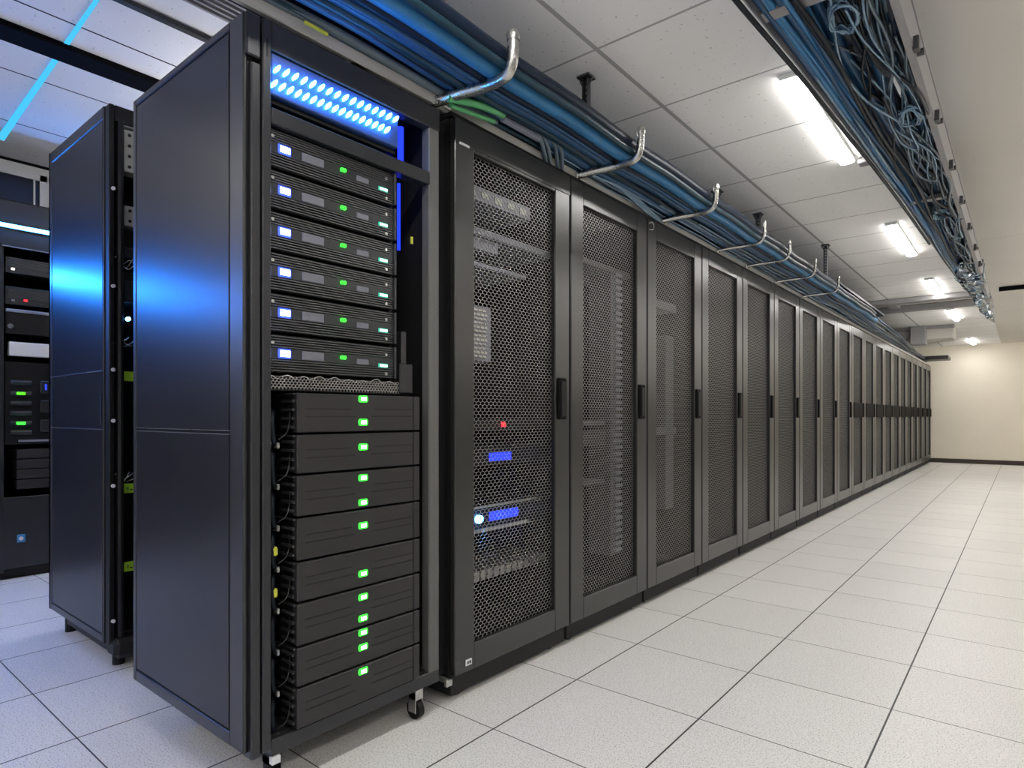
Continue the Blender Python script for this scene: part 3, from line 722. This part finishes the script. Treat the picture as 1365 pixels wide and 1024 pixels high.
random.seed(23)
def rrun(fx, z, r, mat, wob, y0, y1, label, group, zw=.02, freq=1., n=7, step=.3):
    """a run placed at the fraction fx of the tray's width"""
    pts = []; y = y0; p1, p2, p3 = (random.uniform(0, 6.28) for _ in range(3))
    while y < y1 + 1e-6:
        le = left_edge(y); wd = 1.395 - le
        x = le + fx * wd + min(1., wd / .3) * wob * (math.sin(freq * y * 2.1 + p1) + .6 * math.sin(freq * y * 4.7 + p2))
        x = min(1.392 - r, max(le + r - .02, x))
        zz = z + zw * (math.sin(freq * y * 2.6 + p3) + .5 * math.sin(freq * y * 5.9 + p1))
        pts.append((x, y, max(ZR + .004 + r - .03, zz))); y += step
    return tag(MB().tube(smooth_path(pts, 4), r, n).build('cable', mat), label, 'cable', group)
cs = ['bright', 'blue', 'bright', 'blue', 'bright', 'navy', 'steelblue', 'bright']
for k in range(26):
    m_ = cs[k % 8]; nmz = {'blue': 'blue', 'bright': 'bright blue', 'navy': 'navy', 'steelblue': 'silvery blue'}[m_]
    rrun(.00 + .36 * random.random() * (1 - .2 * (k % 2)), ZR + .01 + .05 * random.random(), random.uniform(.008, .013), m_, .006, .3, random.uniform(9.0, 9.6), 'smooth %s cable along the left side of the hanging tray' % nmz, 'left cables of the hanging tray, ' + nmz, zw=.006)
for k in range(13):
    m_ = ['navy', 'blue', 'navy', 'teal'][k % 4]; nmz = {'navy': 'navy', 'blue': 'blue', 'teal': 'dark teal'}[m_]
    rrun(.36 + .60 * k / 12, ZR + .055 + .02 * random.random(), .019, m_, .012, .3, 9.4, 'thick %s cable deep in the hanging tray' % nmz, 'thick cables deep in the hanging tray, ' + nmz, zw=.008, n=9)
for k in range(34):
    m_ = ['steelblue', 'grey', 'steelblue', 'steelblue', 'grey', 'dkcable', 'steelblue'][k % 7]; nmz = {'steelblue': 'silvery blue', 'grey': 'grey', 'dkcable': 'black'}[m_]
    y0 = .3 + random.random() * (4.5 if k % 3 else .2); y1 = min(9.6, y0 + random.uniform(2., 6.))
    rrun(.42 + .55 * random.random(), ZR + .004 + .045 * random.random(), random.uniform(.0035, .0065), m_, .045, y0, y1, 'thin %s cable tangled in the hanging tray' % nmz, 'tangled cables of the hanging tray, ' + nmz, zw=.020, freq=random.uniform(.8, 1.6), n=6, step=.16)
for k in range(12):   # slack loops across the tray
    y = 1.2 + k * .62 + random.uniform(-.15, .15); le = left_edge(y) + .12
    a, b = sorted((random.uniform(le, 1.30), random.uniform(le + .08, 1.37)))
    pts = [(b, y - .45, ZR + .03), (b - .02, y - .1, ZR - .004), ((a + b) / 2 + .02, y + .12, ZR - .014), (a + .01, y + .02, ZR - .012), (a, y - .25, ZR + .0), (a + .03, y - .6, ZR + .03)]
    tag(MB().tube(smooth_path(pts, 6), random.uniform(.004, .007), 7).build('cable', ['steelblue', 'grey', 'dkcable'][k % 3]), 'slack %s cable loop hanging below the tray rungs' % ['silvery', 'grey', 'black'][k % 3], 'cable', 'slack loops under the hanging tray, ' + ['silvery', 'grey', 'black'][k % 3])
for k, (fx, y1) in enumerate(((-.10, 5.2), (.30, 6.0), (.36, 5.0))):   # dark strays
    rrun(fx, ZR - .004, .008, 'dkcable', .004 if k == 0 else .012, .3, y1, ['black cable along the left lip of the hanging tray', 'black cable crossing from the blue runs to the tangle', 'second black cable crossing between the blue runs and the tangle'][k], None, zw=.004)
# hub of the tangle: crimped joints and knots
for k, (y, x) in enumerate(((1.62, 1.27), (2.05, 1.26), (2.9, 1.33), (4.4, 1.30))):
    m = MB(); random.seed(40 + k)
    for j in range(7):
        a = random.uniform(0, 6.28); pts = []
        for q in range(8):
            b = a + q * .85; pts.append((x + .035 * math.cos(b) + random.uniform(-.01, .01), y + .08 * math.sin(b) + random.uniform(-.015, .015), ZR + .002 + random.uniform(-.012, .015)))
        m.tube(smooth_path(pts, 4), .0045, 6)
    tag(m.build('cable_coil', 'steelblue'), ['nearest knot of coiled silvery cable under the hanging tray', 'second knot of coiled silvery cable under the hanging tray', 'third knot of coiled silvery cable, against the right rail', 'farthest knot of coiled silvery cable under the hanging tray'][k], 'cable coil')
# plastic wrapped end of the bundle
def crumple(name, y0, y1, rx, rz, seed, mat, label, cat):
    random.seed(seed); m = MB(); nu, nv = 22, 18; vs = []; fs = []
    for i in range(nu + 1):
        u = i / nu; y = y0 + (y1 - y0) * u
        env = max(.06, math.sin(PI * (u * .92 + .06))) ** .6
        xc = (left_edge(y) + 1.39) / 2; w = min(rx, (1.40 - left_edge(y)) / 2 + .015)
        for j in range(nv):
            a = 2 * PI * j / nv; q = 1 + random.uniform(-.22, .22)
            vs.append((xc + w * env * q * math.cos(a), y + random.uniform(-.03, .03), ZR + .03 + rz * env * q * math.sin(a)))
    for i in range(nu):
        for j in range(nv): fs.append((i * nv + j, i * nv + (j + 1) % nv, (i + 1) * nv + (j + 1) % nv, (i + 1) * nv + j))
    fs.append(tuple(range(nv))[::-1]); fs.append(tuple(nu * nv + j for j in range(nv)))
    m.add(vs, fs); return tag(m.build(name, mat), label, cat)
crumple('wrapped_bundle', 6.0, 7.7, .10, .06, 3, 'wrap', 'crinkled shiny wrap round the cables before the tray end', 'cable wrap')
crumple('wrapped_bundle', 7.3, 9.85, .10, .10, 4, 'wrap', 'crinkled iridescent plastic wrap on the very end of the hanging tray', 'cable wrap')

# ------------------------------------------------------------------ ducts near the end wall
t = thing('cross_duct', 'grey twin duct crossing the ceiling before the third lamp pair', 'duct', (.4, 10.4, HC))
t['label'] = 'grey twin duct crossing the ceiling, nearer of the two'
B(-.5, 1.18, 10.15, 10.33, HC - .07, HC - .001, b=.01).build('duct', 'duct', t); B(-.5, 1.18, 10.85, 11.0, HC - .09, HC - .001, b=.01).build('duct', 'duct', t)
B(.12, .26, 10.33, 10.85, HC - .05, HC - .001, b=.01).build('joint', 'duct', t)
t = thing('cross_duct', 'pale boxed duct crossing the ceiling nearest the end wall', 'duct', (.4, 14, HC))
B(-.45, .70, 13.7, 14.3, HC - .24, HC - .001, b=.015).build('duct', 'ductpale', t)
B(-.45, .72, 13.62, 13.72, HC - .06, HC - .001, b=.01).build('flange', 'duct', t)
B(.06, .30, 13.5, 13.75, HC - .34, HC - .01, b=.01).build('junction_box', 'duct', t)
tag(B(-.42, .40, 16.6, 17.2, 2.36, 2.44, b=.01).build('tray_support', 'hanger'), 'dark support plate under the far end of the cable bundle', 'support')
tag(MB().cyl((1.43, 10.1, HC - .03), (3.2, 10.1, HC - .03), .028, 12).build('conduit', 'beam'), 'black conduit on the ceiling right of the hanging tray end', 'conduit')

# ------------------------------------------------------------------ second rack, behind the open one
X2a, X2b, Y2a, Y2b, Z2a, Z2b = -2.19, -1.404, .96, 1.72, .115, 2.445
t = thing('server_rack', 'dark rack with an exposed front, second from the left of the photo', 'server rack', (-1.8, 1.34, 0))
m = MB().box(X2a, X2b, Y2a + .006, Y2a + .03, Z2a, Z2b).box(X2a, X2b, Y2b - .03, Y2b, Z2a, Z2b).box(X2a, X2a + .02, Y2a, Y2b, Z2a, Z2b).box(X2a, X2b, Y2a + .01, Y2b, Z2b - .03, Z2b - .005).box(X2a, X2b, Y2a + .01, Y2b, Z2a, Z2a + .03)
m.build('body', 'dark', t)
m = MB().box(X2a - .003, X2a + .045, Y2a, Y2a + .012, Z2a, Z2b, b=.003).box(X2b - .012, X2b, Y2a, Y2a + .012, Z2a, Z2b, b=.003).box(X2a + .04, X2b - .01, Y2a, Y2a + .012, Z2b - .055, Z2b, b=.003).box(X2a + .04, X2b - .01, Y2a, Y2a + .012, Z2a, Z2a + .035, b=.003)
m.build('side_frame', 'frame', t)
for z0, z1 in ((Z2a + .038, 1.040), (1.300, Z2b - .061)):
    B(X2a + .051, X2b - .018, Y2a + .001, Y2a + .01, z0, z1, b=.0015).build('side_panel', 'panel', t)
p = B(X2a + .048, X2b - .014, Y2a + .004, Y2a + .011, 1.046, 1.296, b=.0015).build('inset_panel', 'panel', t)
m = MB().box(X2a + .045, X2a + .062, Y2a + .001, Y2a + .006, 1.06, 1.24).box(X2b - .05, X2b - .035, Y2a + .001, Y2a + .006, 1.07, 1.20)
m.build('inset_slot', 'dark', p)
m = MB().box(X2a + .02, X2b - .012, Y2a - .001, Y2a + .004, 1.296, 1.2995).box(X2a + .02, X2b - .012, Y2a - .001, Y2a + .004, 1.0405, 1.044)
m.build('seam_trim', 'silver', t)
m = MB().box(X2b, -1.355, Y2a + .006, Y2a + .028, Z2a, Z2b, b=.004).box(X2b, -1.335, Y2a + .036, Y2a + .058, Z2a - .03, Z2b - .06, b=.008).box(X2b, -1.355, Y2a + .028, Y2b, Z2b - .07, Z2b, b=.004).box(X2b, -1.30, Y2a + .01, Y2b, .06, Z2a + .03, b=.02).box(X2b, -1.355, Y2b - .05, Y2b, Z2a, Z2b)
m.build('front_frame', 'black', t)
B(-2.1, -1.45, Y2a + .05, Y2b - .05, .045, Z2a).build('plinth', 'black', t)
for (x, y) in ((-1.44, 1.03), (-1.44, 1.65), (-2.1, 1.03), (-2.1, 1.65)): MB().cyl((x, y, 0), (x, y, .07), .025, 12).build('foot', 'black', t)
m = MB()
for z in (1.30, .218, 1.08, .80, 1.66, 2.08): m.cyl((-1.36, Y2a + .020, z), (-1.346, Y2a + .020, z), .008, 10)
m.build('screws', 'white', t)
gt = 'lime tags inside the second rack'
for k, (z0, lb) in enumerate(((1.254, 'plain lime green tag inside the second rack, highest of three'), (.762, 'lime green tag inside the second rack, middle of three'), (.418, 'lime green tag inside the second rack, lowest of three'))):
    tg = tag(B(-1.372, -1.366, 1.026, 1.075, z0, z0 + .042, b=.001).build('cable_tag', 'ltag'), lb, 'tag', gt)
    if k:
        m = MB().box(-1.3662, -1.3652, 1.040, 1.044, z0 + .012, z0 + .028)
        m.box(-1.3662, -1.3652, 1.050, 1.060, z0 + .012, z0 + .017); m.build('tag_print', 'dark', tg)
    MB().box(-1.41, -1.371, 1.045, 1.055, z0 + .016, z0 + .026).build('tie', 'dkcable', tg)
for k, (z0, z1, y0) in enumerate(((2.175, 2.36, 1.028), (1.937, 2.027, 1.03))):
    s = thing('socket_strip', ['taller pale socket strip at the top of the second rack', 'shorter pale socket strip lower in the second rack'][k], 'socket strip', (-1.42, 1.08, z0), 'socket strips in the second rack')
    B(-1.44, -1.372, y0, 1.13, z0, z1, b=.003).build('plate', 'beige', s)
    m = MB()
    nn = 4 if k == 0 else 2
    for j in range(nn):
        zz = z0 + (j + .5) * (z1 - z0) / nn; m.cyl((-1.373, y0 + .022, zz), (-1.369, y0 + .022, zz), .007, 10); m.cyl((-1.373, y0 + .05, zz + .008), (-1.369, y0 + .05, zz + .008), .005, 8)
    m.build('sockets', 'dark', s)
tag(B(-1.42, -1.368, 1.018, 1.13, 2.372, 2.40, b=.003).build('label_strip', 'white'), 'white strip at the very top of the second rack', 'label strip')
tag(B(-1.7, -1.38, 1.03, 1.66, 1.80, 1.845, b=.003).build('rack_server', 'server'), 'dim grey server at upper middle of the second rack', 'server')
tag(B(-1.7, -1.38, 1.03, 1.66, 1.60, 1.70, b=.003).build('rack_server', 'server'), 'dim grey server below the other in the second rack', 'server')
tag(MB().cyl((-1.38, 1.045, 1.528), (-1.366, 1.045, 1.528), .009, 10).build('indicator_light', 'led_blue'), 'small blue light inside the second rack', 'light')
random.seed(9)
for k, (z, lb) in enumerate(((1.77, 'frayed silvery wires at the upper middle of the second rack'), (1.42, 'frayed silvery wires above the highest lime tag'), (.83, 'thin silvery wires above the middle lime tag'))):
    m = MB()
    for j in range(4):
        y = 1.0 + random.uniform(-.02, .05); m.tube(smooth_path([(-1.38, y, z + random.uniform(-.02, .02)), (-1.36, y + .02, z + random.uniform(-.03, .03)), (-1.37, y + .05, z + random.uniform(-.02, .03))], 4), .002, 5)
    tag(m.build('loose_wire', 'silver'), lb, 'wire')

# ------------------------------------------------------------------ third rack at the far left with the blue light bar
X3, Y3a, Y3b = -3.60, 1.01, 1.77
S3 = (1.674 - X3) / (1.674 + 3.8)
def z3(z): return H + (z - H) * S3           # heights read at one depth, carried to the rack's own depth
t = thing('server_rack', 'black rack at the far left with a glowing blue light bar', 'server rack', (-3.9, 1.39, 0))
ztop = z3(2.615)
m = MB().box(XL + .02, X3, Y3a, Y3a + .03, .03, ztop).box(XL + .02, X3, Y3b - .03, Y3b, .03, ztop).box(XL + .02, XL + .04, Y3a, Y3b, .03, ztop).box(XL + .02, X3, Y3a, Y3b, ztop - .03, ztop, b=.004).box(XL + .02, X3, Y3a, Y3b, .03, .10)
m.build('body', 'black', t)
B(X3 - .02, X3 + .006, Y3a, Y3a + .05, .05, z3(2.28), b=.003).build('front_post', 'frame', t)
B(X3 - .02, X3 + .006, Y3b - .05, Y3b, .05, z3(2.28), b=.003).build('front_post', 'frame', t)
B(X3 - .05, X3 + .008, Y3a, Y3b, z3(2.29), ztop - .01, b=.004).build('header', 'frame', t)
B(X3, X3 + .012, Y3a + .04, Y3b - .04, z3(2.282), z3(2.289)).build('header_edge', 'plate', t)
B(XL + .06, X3 - .03, Y3a + .04, Y3b - .04, 0, .05).build('plinth', 'dark', t)
d = B(X3 - .03, X3 + .004, Y3a + .02, Y3b - .02, .07, z3(.53), b=.004).build('lower_door', 'frame', t)
B(X3 + .003, X3 + .008, Y3a + .12, Y3a + .165, z3(.21), z3(.265), b=.001).build('badge', paint('blue_badge', (.05, .25, .55), .4), d)
MB().cyl((X3 + .007, Y3a + .142, z3(.237)), (X3 + .0095, Y3a + .142, z3(.237)), .013, 12).build('badge_disc', 'white', d)
nb = []
for k, lb in enumerate(('dark rack left of the far-left rack, outside the frame', 'dark rack two places left of the far-left rack, outside the frame', 'dark rack three places left of the far-left rack, outside the frame')):
    c = clone(t, (-3.9, 1.39 - .77 * (k + 1), 0), lb); nb.append(c)
st = thing('light_bar', 'glowing blue light bar across the top of the far-left rack', 'light bar', (X3, .5, z3(2.425)))
B(X3 + .008, X3 + .020, Y3a, Y3b, z3(2.405), z3(2.447), b=.002).build('holder', 'frame', st)
B(X3 + .018, X3 + .030, Y3a + .005, Y3b - .02, z3(2.413), z3(2.437), b=.004).build('tube', 'strip', st)
st = thing('light_bar', 'blue light bar on the racks left of the frame, mirrored in both dark side panels', 'light bar', (X3, 0, 2.07))
MB().box(X3 + .008, X3 + .020, -1.02, .96, 2.02, 2.12, b=.002).box(X3 + .008, X3 + .075, -1.02, .96, 2.098, 2.108, b=.002).build('holder', 'frame', st)  # upper lip added as a hood to keep blue light off the ceiling
B(X3 + .018, X3 + .034, -1.0, .94, 2.048, 2.092, b=.004).build('tube', 'strip_low', st)
for k, (za, zb_) in enumerate(((2.105, 2.215), (1.885, 2.01))):
    s = thing('rack_server', ['upper grey server in the far-left rack', 'lower grey server in the far-left rack, with a red light'][k], 'server', (X3 - .2, 1.39, z3(za)), 'servers in the far-left rack')
    B(X3 - .4, X3 - .006, Y3a + .06, Y3b - .06, z3(za), z3(zb_), b=.003).build('body', 'server', s)
    m = MB()
    for j in range(6): m.box(X3 - .008, X3 - .001, Y3a + .075, Y3b - .075, z3(za + .045 + j * .011), z3(za + .051 + j * .011))
    m.build('grille', 'ridge', s)
    B(X3 - .008, X3 + .001, Y3a + .09, Y3a + .11, z3(za + .02), z3(za + .036), b=.002).build('white_led', glow('white_led', (1, .97, .85), 1.2) if k == 0 else 'plate', s)
    if k: B(X3 - .008, X3 + .001, Y3a + .16, Y3a + .18, z3(za + .03), z3(za + .042), b=.002).build('red_led', 'led_red', s)
s = thing('rack_server', 'plain black server with a round knob in the far-left rack', 'server', (X3 - .2, 1.39, z3(1.69)))
B(X3 - .4, X3 - .004, Y3a + .06, Y3b - .06, z3(1.68), z3(1.85), b=.003).build('body', 'black', s)
MB().cyl((X3 - .006, Y3a + .085, z3(1.73)), (X3 + .010, Y3a + .085, z3(1.73)), .016, 14).build('knob', 'silver', s)
B(X3 - .01, X3 + .004, Y3a + .06, Y3b - .06, z3(1.83), z3(1.852), b=.003).build('top_edge', 'plate', s)
tag(B(X3 - .05, X3 + .002, Y3a + .08, Y3b - .08, z3(1.525), z3(1.622), b=.003).build('blank_panel', 'white'), 'plain white blanking panel in the far-left rack', 'panel')
s = thing('storage_array', 'black storage array with green lights in the far-left rack', 'storage array', (X3 - .2, 1.39, z3(.9)))
B(X3 - .4, X3 - .006, Y3a + .055, Y3b - .055, z3(.90), z3(1.48), b=.003).build('body', 'black', s)
zz = [1.335, 1.26, 1.19, 1.12, 1.05, .985]
for k, z in enumerate(zz):
    MB().tube([(X3 - .004, Y3a + .085, z3(z)), (X3 - .002, Y3a + .20, z3(z))], .018, 10).build('drive_grip', 'server', s)
    if k in (1, 4): B(X3 + .012, X3 + .019, Y3a + .115, Y3a + .165, z3(z - .010), z3(z + .010), b=.003).build('green_led', 'led_lime' if k == 1 else 'led_green', s)
for k, z in enumerate((1.31, 1.17, 1.03)):
    h = B(X3 - .006, X3 + .010, Y3a + .25, Y3a + .31, z3(z - .045), z3(z + .045), b=.012).build('release_latch', 'frame', s)
    if k == 0: B(X3 + .008, X3 + .012, Y3a + .275, Y3a + .285, z3(z - .02), z3(z + .02)).build('blue_led', 'led_dim', h)
m = MB().box(X3 - .006, X3 - .001, Y3a + .13, Y3a + .31, z3(.918), z3(.932)); m.build('name_strip', 'plate', s)
for k in range(4):
    za = .80 - k * .072
    tag(B(X3 - .3, X3 + .002, Y3a + .12, Y3b - .06, z3(za - .0), z3(za + .064), b=.003).build('storage_unit', 'drawer'), 'narrow black drawer in the far-left rack, %s' % ['topmost of four', 'second of four', 'third of four', 'lowest of four'][k], 'storage drawer', 'drawers in the far-left rack')

# thin blue light line fixed under the left ceiling
m = MB()
a, b = Vector((-3.86, 1.093, HL - .006)), Vector((-1.45, 1.005, HL - .006))
for (wa, wb) in ((.022, .007),):
    m.poly([(a.x, a.y - wa, a.z), (b.x, b.y - wb, b.z), (b.x, b.y + wb, b.z), (a.x, a.y + wa, a.z)], (0, 0, 1), .006)
t = tag(m.build('light_strip', 'ceilstrip'), 'thin blue light strip running across the left ceiling', 'light strip')

# ------------------------------------------------------------------ world and view
wd = bpy.data.worlds.new('room_world'); SC.world = wd; wd.use_nodes = True
wd.node_tree.nodes['Background'].inputs[0].default_value = (.5, .5, .55, 1); wd.node_tree.nodes['Background'].inputs[1].default_value = .2
SC.view_settings.view_transform = 'Standard'; SC.view_settings.look = 'None'; SC.view_settings.gamma = 1.; SC.view_settings.exposure = .66
SC.view_settings.use_curve_mapping = False
SC.cycles.max_bounces = 8; SC.cycles.diffuse_bounces = 5; SC.cycles.glossy_bounces = 4
SC.cycles.use_denoising = True
